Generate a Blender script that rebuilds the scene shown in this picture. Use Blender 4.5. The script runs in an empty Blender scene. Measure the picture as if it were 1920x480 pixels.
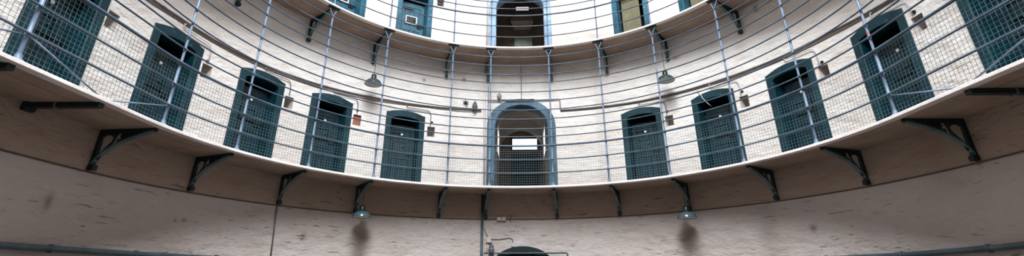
import bpy, bmesh, math, random
from mathutils import Vector, Matrix
random.seed(7)
PI = math.pi
R = math.radians
D = math.degrees
scene = bpy.context.scene
col = scene.collection

# ------------------------------------------------------------------ plan of the place
S = 5.6                     # radius of the gallery edges (m)
RW = 1.1813 * S             # radius of the round end wall
CAMZ = 1.65                 # eye height above the flagged floor
def H(h): return CAMZ + h * S
ZF1, ZF2 = H(.407), H(1.1285)        # walking levels of the two galleries
LIP = .058
TOP = H(2.7)
NAVE = 20.0
SKX, SKY0, SKY1 = 2.4, -19.0, -2.5   # the roof light: half width, ends

def plan(s, r):
    """s = degrees round the apse; past 90 the plan runs on straight along the nave."""
    if abs(s) <= 90: return (r * math.sin(R(s)), r * math.cos(R(s)))
    return (math.copysign(r, s), -R(abs(s) - 90) * S)
def rot(s): return -R(max(-90, min(90, s)))
def pt(s, r, z):
    x, y = plan(s, r); return Vector((x, y, z))
def arclen(s, r=RW):
    if abs(s) <= 90: return R(s) * r
    return math.copysign(R(90) * r + R(abs(s) - 90) * S, s)
def s_at(s0, u, r=RW):
    """s after moving u metres along radius r from s0"""
    a = arclen(s0, r) + u
    if abs(a) <= R(90) * r: return D(a / r)
    return math.copysign(90 + D((abs(a) - R(90) * r) / S), a)
def srange(a, b, step=2.0):
    n = max(1, int(math.ceil(abs(b - a) / step)))
    return [a + (b - a) * i / n for i in range(n + 1)]

# ------------------------------------------------------------------ mesh builder
class MB:
    def __init__(self): self.v = []; self.f = []; self.uv = {}; self.sm = []
    def add(self, vs, fs, smooth=False):
        b = len(self.v); self.v += [Vector(p) for p in vs]
        for f in fs: self.f.append([b + i for i in f]); self.sm.append(smooth)
        return self
    def box(self, c, s, ax=None, bev=0):
        x, y, z = s[0] / 2, s[1] / 2, s[2] / 2
        pts = [Vector((a * x, b * y, d * z)) for a in (-1, 1) for b in (-1, 1) for d in (-1, 1)]
        if ax is not None: pts = [ax @ p for p in pts]
        c = Vector(c)
        return self.add([c + p for p in pts], [(0, 1, 3, 2), (4, 6, 7, 5), (0, 4, 5, 1), (2, 3, 7, 6), (0, 2, 6, 4), (1, 5, 7, 3)])
    def tube(self, path, r, n=8, cap=True, rs=None):
        path = [Vector(p) for p in path]; m = len(path)
        tan = []
        for i in range(m):
            t = path[min(i + 1, m - 1)] - path[max(i - 1, 0)]
            tan.append(t.normalized())
        a = Vector((0, 0, 1)) if abs(tan[0].z) < .9 else Vector((1, 0, 0))
        u = tan[0].cross(a).normalized(); vs = []
        for i in range(m):
            u = (u - tan[i] * u.dot(tan[i])).normalized(); w = tan[i].cross(u)
            rr = rs[i] if rs else r
            for k in range(n):
                an = 2 * PI * (k + .5) / n
                vs.append(path[i] + (u * math.cos(an) + w * math.sin(an)) * rr)
        fs = [(i * n + k, i * n + (k + 1) % n, (i + 1) * n + (k + 1) % n, (i + 1) * n + k) for i in range(m - 1) for k in range(n)]
        self.add(vs, fs, n > 4)
        if cap:
            self.add(vs[:n], [tuple(range(n))[::-1]]); self.add(vs[-n:], [tuple(range(n))])
        return self
    def lathe(self, prof, c=(0, 0, 0), n=24, ax=None, cap=False):
        c = Vector(c); vs = []
        for (r, z) in prof:
            for k in range(n):
                p = Vector((r * math.cos(2 * PI * k / n), r * math.sin(2 * PI * k / n), z))
                vs.append(c + (ax @ p if ax is not None else p))
        m = len(prof)
        self.add(vs, [(i * n + k, i * n + (k + 1) % n, (i + 1) * n + (k + 1) % n, (i + 1) * n + k) for i in range(m - 1) for k in range(n)], True)
        if cap: self.add(vs[:n], [tuple(range(n))[::-1]]); self.add(vs[-n:], [tuple(range(n))])
        return self
    def prism(self, poly, mapf, a, b):
        """poly of (p,q); mapf(p,q,depth) -> point; extruded between depths a and b"""
        n = len(poly)
        vs = [mapf(p, q, a) for p, q in poly] + [mapf(p, q, b) for p, q in poly]
        return self.add(vs, [tuple(range(n)), tuple(range(n, 2 * n))[::-1]] + [(i, (i + 1) % n, n + (i + 1) % n, n + i) for i in range(n)])
    def sweep(self, ss, sect, closed=True):
        """sect: list of (r,z); swept along the plan"""
        m = len(sect); vs = [pt(s, r, z) for s in ss for r, z in sect]
        fs = []
        for i in range(len(ss) - 1):
            for k in range(m if closed else m - 1):
                fs.append((i * m + k, i * m + (k + 1) % m, (i + 1) * m + (k + 1) % m, (i + 1) * m + k))
        if closed:
            fs.append(tuple(range(m))); fs.append(tuple((len(ss) - 1) * m + k for k in range(m))[::-1])
        return self.add(vs, fs)
    def build(self, name, m, parent=None, origin=None, recalc=True):
        me = bpy.data.meshes.new(name)
        o = bpy.data.objects.new(name, me); col.objects.link(o)
        org = Vector(origin) if origin is not None else Vector((0, 0, 0))
        me.from_pydata([tuple(p - org) for p in self.v], [], self.f)
        if recalc:
            me.polygons.foreach_set('use_smooth', self.sm)
            bm = bmesh.new(); bm.from_mesh(me)
            bmesh.ops.remove_doubles(bm, verts=bm.verts, dist=1e-5)
            bmesh.ops.recalc_face_normals(bm, faces=bm.faces)
            bm.to_mesh(me); bm.free()
        else: me.polygons.foreach_set('use_smooth', self.sm)
        me.materials.append(m)
        o.location = org
        if parent is not None: o.parent = parent
        return o

def bevel(o, w=.006, seg=2):
    b = o.modifiers.new('b', 'BEVEL'); b.width = w; b.segments = seg; b.limit_method = 'ANGLE'; b.angle_limit = R(40)
    return o
def tag(o, label=None, cat=None, group=None, kind=None):
    if label: o['label'] = label
    if cat: o['category'] = cat
    if group: o['group'] = group
    if kind: o['kind'] = kind
    return o
def empty(name, loc=(0, 0, 0), rz=0):
    o = bpy.data.objects.new(name, None); col.objects.link(o)
    o.location = loc; o.rotation_euler.z = rz; o.empty_display_size = .2
    return o
def copy_tree(o, parent=None):
    c = o.copy(); col.objects.link(c); c.parent = parent
    for ch in [x for x in o.children]: copy_tree(ch, c)
    return c

# ------------------------------------------------------------------ materials
def srgb(r, g, b):
    f = lambda c: (c / 12.92 if c <= .04045 else ((c + .055) / 1.055) ** 2.4)
    return (f(r / 255), f(g / 255), f(b / 255), 1)
def nodes(name):
    m = bpy.data.materials.new(name); m.use_nodes = True
    nt = m.node_tree; b = nt.nodes['Principled BSDF']
    return m, nt, b
class NT:
    def __init__(self, nt): self.nt = nt
    def n(self, t, **k):
        x = self.nt.nodes.new(t)
        for a, v in k.items(): setattr(x, a, v)
        return x
    def link(self, a, b): self.nt.links.new(a, b)
    def noise(self, vec, scale, detail=4, rough=.55, dist=0):
        x = self.n('ShaderNodeTexNoise'); x.inputs['Scale'].default_value = scale; x.inputs['Detail'].default_value = detail
        x.inputs['Roughness'].default_value = rough; x.inputs['Distortion'].default_value = dist
        if vec is not None: self.link(vec, x.inputs['Vector'])
        return x.outputs['Fac']
    def mapped(self, vec, sc, off=(0, 0, 0)):
        x = self.n('ShaderNodeMapping'); x.inputs['Scale'].default_value = sc; x.inputs['Location'].default_value = off
        self.link(vec, x.inputs['Vector']); return x.outputs['Vector']
    def ramp(self, fac, stops):
        x = self.n('ShaderNodeValToRGB'); e = x.color_ramp.elements
        while len(e) < len(stops): e.new(.5)
        for el, (p, c) in zip(e, stops): el.position = p; el.color = c if len(c) == 4 else (*c, 1)
        self.link(fac, x.inputs['Fac']); return x.outputs['Color']
    def mix(self, fac, a, b, mode='MIX'):
        x = self.n('ShaderNodeMix', data_type='RGBA', blend_type=mode)
        for v, i in ((fac, x.inputs[0]), (a, x.inputs[6]), (b, x.inputs[7])):
            if hasattr(v, 'is_linked'): self.link(v, i)
            else: i.default_value = v
        return x.outputs[2]
    def math(self, op, a, b=None, clamp=False):
        x = self.n('ShaderNodeMath', operation=op, use_clamp=clamp)
        for v, i in ((a, 0), (b, 1)):
            if v is None: continue
            if hasattr(v, 'is_linked'): self.link(v, x.inputs[i])
            else: x.inputs[i].default_value = v
        return x.outputs[0]
    def bump(self, h, strength, dist, bs, prev=None):
        x = self.n('ShaderNodeBump'); x.inputs['Strength'].default_value = strength; x.inputs['Distance'].default_value = dist
        self.link(h, x.inputs['Height'])
        if prev is not None: self.link(prev, x.inputs['Normal'])
        self.link(x.outputs['Normal'], bs.inputs['Normal']); return x.outputs['Normal']
BW = lambda v: (v, v, v, 1)

# lime-washed rubble wall: UV = (arc length, height) in metres
def wall_material():
    m, nt, b = nodes('limewash'); t = NT(nt)
    uv = t.n('ShaderNodeUVMap').outputs['UV']
    big = t.noise(t.mapped(uv, (.28, .45, 1)), 1.0, 5, .6)
    base = t.ramp(big, [(.3, srgb(202, 193, 187)), (.52, srgb(217, 211, 207)), (.72, srgb(227, 222, 219))])
    mid = t.noise(t.mapped(uv, (1.6, 3.2, 1), (5, 3, 0)), 1.0, 6, .65)
    base = t.mix(t.ramp(mid, [(.53, BW(0)), (.8, BW(.55))]), base, srgb(185, 160, 142))
    # long thin cracks and open joints running along the courses
    warp = t.noise(t.mapped(uv, (.5, .9, 1)), 1.0, 3, .5)
    gate = t.ramp(t.noise(t.mapped(uv, (.7, 1.3, 1), (9, 2, 0)), 1.0, 4, .6), [(.42, BW(0)), (.6, BW(1))])
    sep = t.n('ShaderNodeSeparateXYZ'); t.link(uv, sep.inputs[0])
    U, V = sep.outputs[0], sep.outputs[1]
    low = t.math('SUBTRACT', 1.0, t.math('MULTIPLY', t.math('GREATER_THAN', V, ZF1 - .02), .6))
    wv = t.n('ShaderNodeVectorMath', operation='ADD'); t.link(uv, wv.inputs[0])
    wn = t.n('ShaderNodeTexNoise'); wn.inputs['Scale'].default_value = 2.2; t.link(uv, wn.inputs['Vector'])
    wsc = t.n('ShaderNodeVectorMath', operation='SCALE'); wsc.inputs['Scale'].default_value = .12; t.link(wn.outputs['Color'], wsc.inputs[0]); t.link(wsc.outputs[0], wv.inputs[1])
    wuv = wv.outputs[0]
    c1 = t.ramp(t.noise(t.mapped(wuv, (2.6, 17, 1), (1.7, 8.1, 0)), 1.0, 3, .55), [(.62, BW(0)), (.68, BW(1))])
    c2 = t.ramp(t.noise(t.mapped(wuv, (5.5, 24, 1), (3, 7, 0)), 1.0, 4, .7), [(.64, BW(0)), (.72, BW(.8))])
    crack = t.math('MULTIPLY', t.math('MAXIMUM', t.math('MULTIPLY', c1, gate), t.math('MULTIPLY', c2, .7)), low)
    base = t.mix(t.math('MULTIPLY', crack, .62), base, srgb(98, 78, 64))
    pits = t.ramp(t.noise(t.mapped(uv, (7, 7, 1)), 1.0, 2, .5), [(.76, BW(0)), (.8, BW(1))])
    base = t.mix(t.math('MULTIPLY', pits, .7), base, srgb(60, 48, 40))
    # soot and damp patches with a shape of their own
    def blot(u0, v0, su, sv, amp, cl, bs):
        du = t.math('DIVIDE', t.math('SUBTRACT', U, u0), su); dv = t.math('DIVIDE', t.math('SUBTRACT', V, v0), sv)
        r2 = t.math('ADD', t.math('MULTIPLY', du, du), t.math('MULTIPLY', dv, dv))
        g = t.math('POWER', 2.718, t.math('MULTIPLY', r2, -1.0))
        g = t.math('MULTIPLY', g, t.math('MULTIPLY_ADD' if False else 'ADD', .45, mid))
        return t.mix(t.math('MULTIPLY', g, amp, True), bs, cl)
    soot = srgb(92, 70, 54)
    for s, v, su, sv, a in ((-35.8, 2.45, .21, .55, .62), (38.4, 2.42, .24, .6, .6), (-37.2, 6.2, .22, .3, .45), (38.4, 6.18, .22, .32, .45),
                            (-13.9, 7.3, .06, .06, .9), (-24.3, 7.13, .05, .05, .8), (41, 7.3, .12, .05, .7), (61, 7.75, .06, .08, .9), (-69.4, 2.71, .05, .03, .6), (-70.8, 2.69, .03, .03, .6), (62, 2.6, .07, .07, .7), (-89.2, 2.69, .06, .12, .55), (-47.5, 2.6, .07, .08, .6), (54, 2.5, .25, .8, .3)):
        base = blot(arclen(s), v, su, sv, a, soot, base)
    base = blot(arclen(.4), 2.64, .16, .1, 1.0, srgb(232, 232, 236), base)
    # greyer, darker multiply below the gallery and a browner band above the service cable
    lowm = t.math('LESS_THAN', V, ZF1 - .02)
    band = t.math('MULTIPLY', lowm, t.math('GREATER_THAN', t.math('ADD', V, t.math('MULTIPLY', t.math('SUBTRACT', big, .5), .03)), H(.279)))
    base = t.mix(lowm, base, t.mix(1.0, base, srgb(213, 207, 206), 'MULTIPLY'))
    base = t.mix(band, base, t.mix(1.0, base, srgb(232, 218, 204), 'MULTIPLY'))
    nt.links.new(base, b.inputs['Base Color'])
    b.inputs['Roughness'].default_value = .85; b.inputs['Specular IOR Level'].default_value = .25
    h1 = t.noise(t.mapped(uv, (2.4, 4.2, 1)), 1.0, 6, .62)
    n1 = t.bump(h1, .75, .09, b)
    t.bump(t.math('SUBTRACT', 1.0, crack), .5, .03, b, n1)
    return m

def stone_material(name, cols, scale=1.6, bump=.5, ring=True, rough=.8):
    """soffit flags: faint joints parallel to the gallery edge and across it"""
    m, nt, b = nodes(name); t = NT(nt)
    tc = t.n('ShaderNodeTexCoord').outputs['Object']
    n1 = t.noise(tc, scale, 6, .62)
    base = t.ramp(n1, [(.3, cols[0]), (.7, cols[1])])
    if ring:
        sep = t.n('ShaderNodeSeparateXYZ'); t.link(tc, sep.inputs[0])
        yy = t.math('MAXIMUM', sep.outputs[1], 0.0)
        r = t.math('SQRT', t.math('ADD', t.math('MULTIPLY', sep.outputs[0], sep.outputs[0]), t.math('MULTIPLY', yy, yy)))
        w = t.math('MULTIPLY', t.math('SUBTRACT', t.noise(tc, 3.0, 3), .5), .03)
        line = None
        for rr in (1.062 * S, 1.13 * S):
            d = t.math('ABSOLUTE', t.math('ADD', t.math('SUBTRACT', r, rr), w))
            l = t.ramp(d, [(0, BW(1)), (.008, BW(.8)), (.016, BW(0))])
            line = l if line is None else t.math('MAXIMUM', t.math('MULTIPLY', l, .5), line)
        ang = t.math('ARCTAN2', sep.outputs[0], yy)
        fr = t.math('FRACT', t.math('ADD', t.math('MULTIPLY', ang, 180 / PI / 16.3), .12))
        l2 = t.ramp(t.math('ABSOLUTE', t.math('SUBTRACT', fr, .5)), [(0, BW(.6)), (.004, BW(.5)), (.008, BW(0))])
        line = t.math('MAXIMUM', line, l2)
        gate = t.ramp(t.noise(tc, 1.3, 3), [(.35, BW(.25)), (.6, BW(1))])
        base = t.mix(t.math('MULTIPLY', t.math('MULTIPLY', line, gate), .75), base, srgb(58, 46, 40))
        sm = t.ramp(t.noise(tc, 4.5, 5, .7), [(.62, BW(0)), (.74, BW(.6))])
        base = t.mix(sm, base, srgb(96, 78, 66))
    nt.links.new(base, b.inputs['Base Color']); b.inputs['Roughness'].default_value = rough
    t.bump(t.noise(tc, scale * 4, 6, .65), bump, .03, b)
    return m

def paint(name, c0, c1, scale=3, rough=.45, bump=.25, chips=None, metal=0, stretch=(1, 1, 1), lo=.35, hi=.68):
    m, nt, b = nodes(name); t = NT(nt)
    tc = t.mapped(t.n('ShaderNodeTexCoord').outputs['Object'], stretch)
    n1 = t.noise(tc, scale, 6, .65)
    base = t.ramp(n1, [(lo, c0), (hi, c1)])
    if chips:
        ch = t.ramp(t.noise(tc, scale * 4.2, 5, .7), [(.63, BW(0)), (.68, BW(.8))])
        base = t.mix(ch, base, chips)
    nt.links.new(base, b.inputs['Base Color']); b.inputs['Roughness'].default_value = rough; b.inputs['Metallic'].default_value = metal; b.inputs['Specular IOR Level'].default_value = .32
    t.bump(t.noise(tc, scale * 5, 5, .6), bump, .01, b)
    return m
def plain(name, c, rough=.5, metal=0, emit=None, es=1):
    m, nt, b = nodes(name); t = NT(nt)
    tc = t.n('ShaderNodeTexCoord').outputs['Object']
    k = .86
    base = t.ramp(t.noise(tc, 14, 4), [(.35, (c[0] * k, c[1] * k, c[2] * k, 1)), (.65, c)])
    nt.links.new(base, b.inputs['Base Color'])
    b.inputs['Roughness'].default_value = rough; b.inputs['Metallic'].default_value = metal
    if emit: b.inputs['Emission Color'].default_value = emit; b.inputs['Emission Strength'].default_value = es
    return m

M = {}
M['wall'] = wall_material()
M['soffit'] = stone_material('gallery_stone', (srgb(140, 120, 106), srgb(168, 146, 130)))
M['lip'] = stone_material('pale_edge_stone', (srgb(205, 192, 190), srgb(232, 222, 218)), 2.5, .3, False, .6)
M['floor'] = stone_material('flagstones', (srgb(58, 54, 52), srgb(80, 74, 70)), .9, .4, False)
M['teal'] = paint('teal_gloss_paint', srgb(2, 33, 41), srgb(7, 53, 63), 2.2, .38, .35, srgb(30, 84, 96))
M['teal_leaf'] = paint('worn_teal_boards', srgb(2, 27, 35), srgb(6, 48, 59), 2.4, .42, .3, srgb(40, 92, 104), 0, (7, 7, .8))
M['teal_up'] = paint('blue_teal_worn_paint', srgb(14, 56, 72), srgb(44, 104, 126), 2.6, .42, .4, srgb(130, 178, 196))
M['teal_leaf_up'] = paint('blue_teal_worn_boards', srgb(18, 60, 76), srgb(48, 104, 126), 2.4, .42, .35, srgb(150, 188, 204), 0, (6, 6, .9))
M['khaki'] = paint('khaki_boarding', srgb(98, 94, 72), srgb(128, 120, 94), 1.6, .6, .2, None)
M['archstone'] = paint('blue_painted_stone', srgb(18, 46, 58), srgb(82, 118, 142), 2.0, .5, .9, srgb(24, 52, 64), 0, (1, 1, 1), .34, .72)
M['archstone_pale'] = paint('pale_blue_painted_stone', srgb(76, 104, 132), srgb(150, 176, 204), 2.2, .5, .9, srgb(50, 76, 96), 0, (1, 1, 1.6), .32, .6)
M['rail'] = paint('blue_grey_rail_paint', srgb(56, 70, 84), srgb(82, 99, 116), 3, .4, .12)
M['post'] = paint('pale_blue_post_paint', srgb(82, 97, 116), srgb(112, 129, 150), 3, .4, .12)
M['mesh'] = plain('galvanised_wire', srgb(92, 112, 118), .5, .1)
M['iron'] = paint('dark_green_iron', srgb(12, 27, 30), srgb(25, 45, 48), 4, .42, .25)
M['flange'] = paint('green_grey_iron_edge', srgb(70, 94, 98), srgb(98, 122, 126), 4, .45, .2)
M['conduit'] = paint('grey_brown_conduit', srgb(88, 84, 84), srgb(116, 112, 112), 4, .45, .2)
M['pipe'] = paint('blue_grey_pipe', srgb(46, 58, 64), srgb(68, 82, 88), 3, .45, .2)
M['palepipe'] = paint('limewashed_pipe', srgb(176, 172, 178), srgb(206, 200, 202), 3, .6, .2)
M['dark'] = plain('black_iron', srgb(24, 24, 26), .55)
M['void'] = plain('near_black_teal', srgb(14, 32, 36), .9)  # unlit depth of the cells put into the colour; also the ground door surround
M['niche'] = paint('niche_limewash', srgb(176, 164, 156), srgb(206, 198, 192), 3, .85, .4)
M['cable'] = plain('brown_cable', srgb(84, 68, 60), .6)
M['cream'] = plain('cream_box', srgb(190, 172, 160), .55)
M['white'] = plain('white_enamel', srgb(214, 220, 222), .3)
M['enamel'] = plain('green_grey_enamel', srgb(58, 74, 80), .2)
M['cap'] = plain('dark_green_enamel', srgb(4, 34, 38), .35)
M['red'] = plain('red_tape', srgb(196, 44, 50), .5)
M['bulb'] = plain('frosted_bulb', srgb(225, 225, 215), .3)
M['brick'] = paint('red_brick', srgb(128, 72, 56), srgb(156, 96, 76), 6, .8, .5)
M['plaster'] = paint('old_brown_plaster', srgb(118, 106, 94), srgb(150, 136, 120), 1.5, .85, .3)
M['day'] = plain('daylit_pane', srgb(235, 240, 245), .4, 0, (.86, .94, 1, 1), 2.2)
M['day_dim'] = plain('shaded_daylit_pane', srgb(225, 232, 240), .4, 0, (.86, .92, 1, 1), .9)
M['pale_panel'] = paint('pale_green_panel', srgb(168, 178, 166), srgb(200, 206, 194), 2.5, .6, .2)

# ------------------------------------------------------------------ where things sit (degrees round the apse)
DOORS = {1: -96.8, 2: -78.3, 3: -61.2, 4: -45.7, 5: -28.1, 7: 31.1, 8: 47.9, 9: 64.4, 10: 81.6, 11: 100.4}
UPDOORS = {4: -45.8, 5: -28.1, 7: 31.4, 8: 48.6}
ARCH = 1.1
POSTS = {1: -109.0, 2: -85.6, 3: -69.9, 4: -53.5, 5: -37.6, 6: -18.7, 7: -7.6, 8: 9.4, 9: 24.0, 10: 39.4, 11: 56.9, 12: 72.8, 13: 88.8, 14: 113.0}
NICHES = {1: -89.6, 2: -72.2, 3: -55.1, 4: -39.6, 5: -21.7, 7: 37.6, 8: 54.5, 9: 70.8, 10: 88.0}
NW, NH, ND = .215, .285, .34
ZN = H(.702)
HW, OW = .39, .55            # door opening and painted surround half widths

# ------------------------------------------------------------------ the walls
AO = (1.01, 1.96, .85)       # outer arch of the stone surround: half width, springing, rise
AI = (.765, 1.94, .68)       # inner arch
def arch_half(v, A):
    if v <= A[1]: return A[0]
    q = (v - A[1]) / A[2]
    return A[0] * math.sqrt(1 - q * q) if q < 1 else 0
def build_wall(name, sa, sb, label):
    holes = []               # (s lo, s hi, z lo, z hi)
    zs = {0.0, TOP}; ss = {sa, sb}
    def rect(s0, hw, z0, z1):
        a, c = s_at(s0, -hw), s_at(s0, hw)
        if c < sa or a > sb: return
        holes.append((a, c, z0, z1)); ss.update(x for x in (a, c) if sa < x < sb); zs.update((z0, z1))
    for s in DOORS.values(): rect(s, .455, ZF1 - .03, ZF1 + 1.99)
    for s in UPDOORS.values(): rect(s, .455, ZF2 - .03, ZF2 + 1.99)
    for s in NICHES.values(): rect(s, NW / 2, ZN - NH / 2, ZN + NH / 2)
    rect(-21.3, NW / 2, ZF2 + 1.78, ZF2 + 1.78 + NH)
    mid = (.89, 1.95, .765)
    for zf in (ZF1, ZF2):
        rect(ARCH, mid[0], zf - .03, zf + mid[1])
        n = 12
        for i in range(n):
            q0, q1 = math.sin(PI / 2 * i / n), math.sin(PI / 2 * (i + 1) / n)
            rect(ARCH, mid[0] * math.cos(PI / 2 * (i + .5) / n), zf + mid[1] + mid[2] * q0, zf + mid[1] + mid[2] * q1)
    rect(ARCH, .68, 0, 2.05)
    for i in range(6):
        rect(ARCH, .68 * math.cos(PI / 2 * (i + .5) / 6), 2.05 + .4 * math.sin(PI / 12 * i), 2.05 + .4 * math.sin(PI / 12 * (i + 1)))
    def refine(vals, step):
        vals = sorted(vals); out = []
        for a, c in zip(vals, vals[1:]):
            if c - a < 1e-4: continue
            out += srange(a, c, step)[:-1]
        return out + [vals[-1]]
    S_, Z_ = refine(ss, 1.5 if abs(sa) <= 90 and abs(sb) <= 90 else 4), refine(zs, .35)
    vs = [pt(s, RW, z) for s in S_ for z in Z_]; nz = len(Z_)
    uv = [(arclen(s), z) for s in S_ for z in Z_]
    fs = []
    for i in range(len(S_) - 1):
        for j in range(nz - 1):
            sc, zc = (S_[i] + S_[i + 1]) / 2, (Z_[j] + Z_[j + 1]) / 2
            if any(a < sc < c and z0 < zc < z1 for a, c, z0, z1 in holes): continue
            fs.append((i * nz + j, (i + 1) * nz + j, (i + 1) * nz + j + 1, i * nz + j + 1))
    me = bpy.data.meshes.new(name); me.from_pydata(vs, [], fs)
    l = me.uv_layers.new(name='UVMap')
    for lp in me.loops: l.data[lp.index].uv = uv[lp.vertex_index]
    me.polygons.foreach_set('use_smooth', [True] * len(me.polygons))
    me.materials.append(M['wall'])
    o = bpy.data.objects.new(name, me); col.objects.link(o)
    sol = o.modifiers.new('thick', 'SOLIDIFY'); sol.thickness = .22; sol.offset = -1
    es = o.modifiers.new('crisp', 'EDGE_SPLIT'); es.split_angle = R(40)
    return tag(o, label, 'wall', None, 'structure')
SEND = 90 + D(NAVE / S)
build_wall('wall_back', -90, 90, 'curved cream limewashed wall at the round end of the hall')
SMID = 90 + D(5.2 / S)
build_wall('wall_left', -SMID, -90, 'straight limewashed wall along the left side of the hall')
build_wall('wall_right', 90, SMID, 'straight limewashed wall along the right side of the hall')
w = MB().box((0, -NAVE - .1, TOP / 2), (2 * RW + .4, .2, TOP)).build('wall_front', M['floor'])  # unseen end wall, dark colour chosen to cut bounced light
tag(w, 'unseen wall closing the hall behind the viewer, kept dark to limit bounced light', 'wall', None, 'structure')
for sd, nm, lb in ((-1, 'wall_left_rear', 'left'), (1, 'wall_right_rear', 'right')):
    w = MB().box((sd * (RW + .1), -(NAVE + 5.2) / 2, TOP / 2), (.2, NAVE - 5.2, TOP)).build(nm, M['floor'])  # unseen side walls, toned dark to hold down bounce on the lower walls
    tag(w, 'unseen wall on the %s side behind the viewer, kept dark to limit bounced light' % lb, 'wall', None, 'structure')
fl = MB()
fl.add([(-RW - .3, -NAVE - .2, 0), (RW + .3, -NAVE - .2, 0), (RW + .3, RW + .3, 0), (-RW - .3, RW + .3, 0),
        (-RW - .3, -NAVE - .2, -.2), (RW + .3, -NAVE - .2, -.2), (RW + .3, RW + .3, -.2), (-RW - .3, RW + .3, -.2)],
       [(0, 1, 2, 3), (7, 6, 5, 4), (0, 4, 5, 1), (1, 5, 6, 2), (2, 6, 7, 3), (3, 7, 4, 0)])
tag(fl.build('floor', M['floor']), 'dark flagstone floor of the hall', 'floor', None, 'structure')

# ------------------------------------------------------------------ gallery walkways
def gallery(name, zf, send, label):
    g = empty(name, (0, 0, zf)); tag(g, label, 'gallery', None, 'structure')
    ss = srange(-send, send, 2)
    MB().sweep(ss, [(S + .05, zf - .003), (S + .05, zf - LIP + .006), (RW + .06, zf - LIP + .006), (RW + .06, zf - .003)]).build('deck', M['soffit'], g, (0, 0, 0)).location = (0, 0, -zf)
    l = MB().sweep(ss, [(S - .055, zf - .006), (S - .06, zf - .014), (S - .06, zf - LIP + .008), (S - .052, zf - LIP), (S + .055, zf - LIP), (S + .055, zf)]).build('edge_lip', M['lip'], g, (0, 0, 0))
    l.location = (0, 0, -zf); l['label'] = 'pale rounded edge of the gallery floor'
    return g
gallery('gallery_walkway', ZF1, 156, 'lower curved stone gallery with pale edge above the iron brackets')
gallery('gallery_walkway.001', ZF2, 156, 'upper curved stone gallery crossing the top of the view')

# ------------------------------------------------------------------ cell doors
def segarch(hw, vs, rise, n=9):
    """points from right springing over a shallow arch to the left springing"""
    return [(hw * math.cos(PI * i / n) if False else hw - 2 * hw * i / n, vs + rise * (1 - (1 - 2 * i / n) ** 2)) for i in range(n + 1)]
def make_door(tm, lm, hatch_clear):
    root = empty('door_1')
    n = 10
    outer = [(OW, -.02)] + [(OW, 2.07)] + [(OW - .07 - (2 * OW - .14) * i / n, 2.085 + .085 * (1 - (1 - 2 * i / n) ** 2)) for i in range(n + 1)] + [(-OW, 2.07), (-OW, -.02)]
    inner = [(HW, -.02)] + [(HW, 1.90)] + [(HW - .03 - (2 * HW - .06) * i / n, 1.93 + .05 * (1 - (1 - 2 * i / n) ** 2)) for i in range(n + 1)] + [(-HW, 1.90), (-HW, -.02)]
    m = MB(); k = len(outer)
    f = -.035
    vs = [(u, f + .006, v) for u, v in outer] + [(u * .985, f, v * .997) for u, v in outer] + [(u * 1.03, f, v) for u, v in inner] + [(u, f + .02, v) for u, v in inner] + [(u * .97, .30, v) for u, v in inner] + [(u, .12, v) for u, v in outer]
    fs = []
    for a, b_ in ((5, 0), (0, 1), (1, 2), (2, 3), (3, 4)):
        for i in range(k - 1): fs.append((a * k + i, a * k + i + 1, b_ * k + i + 1, b_ * k + i))
    m.add(vs, fs)
    sr = m.build('surround', tm, root); bevel(sr, .008)
    # leaf: vertical boards between a frame of rails
    lf = MB(); hw = HW * .97; nb = 5
    lf.box((0, .345, .90), (2 * HW + .14, .05, 1.84))
    for i in range(nb):
        wd = 2 * hw / nb
        lf.box((-hw + wd * (i + .5), .305, .90), (wd - .008, .03, 1.83))
    for v in (.12, .92, 1.74): lf.box((0, .286, v), (2 * hw - .01, .018, .16))
    for u in (-1, 1): lf.box((u * (hw - .06), .284, .90), (.1, .02, 1.80))
    leaf = lf.build('door_leaf', lm, root); bevel(leaf, .004, 1)
    vo = MB(); q = [(x, y, z) for y in (.29, .95) for x, z in ((-.52, -.02), (.52, -.02), (.52, 2.12), (-.52, 2.12))]
    vo.add(q, [(4, 5, 6, 7)] + [(i, (i + 1) % 4, 4 + (i + 1) % 4, 4 + i) for i in range(4)])
    ci = vo.build('cell_interior', M['void'], root); ci['label'] = 'dark cell interior showing over the door leaf'
    h = MB(); hv, hu = 1.2, -.03
    for du, dv, a, c in ((0, .125, .36, .03), (0, -.125, .36, .03), (.165, 0, .03, .25), (-.165, 0, .03, .25)):
        h.box((hu + du, .262, hv + dv), (a, .04, c))
    hf = h.build('hatch_frame', M['white'] if hatch_clear else M['teal'], leaf)
    hp = MB().box((hu, .272, hv), (.29, .014, .21)).lathe([(.001, 0), (.028, 0), (.03, .02), (.02, .03), (.001, .03)], (hu + .09, .262, hv), 12, Matrix.Rotation(PI / 2, 3, 'X')).build('hatch_flap', M['dark'] if hatch_clear else lm, leaf)
    MB().lathe([(.001, 0), (.034, 0), (.034, .012), (.02, .02), (.001, .02)], (0, .278, 1.545), 16, Matrix.Rotation(PI / 2, 3, 'X')).build('peephole', M['dark'] if hatch_clear else M['white'], leaf)
    bt = MB().box((.24, .268, 1.02), (.16, .03, .12)); bt.tube([(.14, .25, 1.04), (.36, .25, 1.04)], .013, 8); bt.tube([(.2, .25, 1.04), (.2, .2, 1.04), (.2, .2, .97)], .01, 8)
    bt.build('bolt', M['iron'], leaf)
    hg = MB()
    for v in (.3, 1.6): hg.box((-hw + .2, .27, v), (.4, .012, .05)); hg.tube([(-hw + .01, .262, v - .05), (-hw + .01, .262, v + .05)], .014, 8)
    hg.build('strap_hinge', M['iron'], leaf)
    return root
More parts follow.
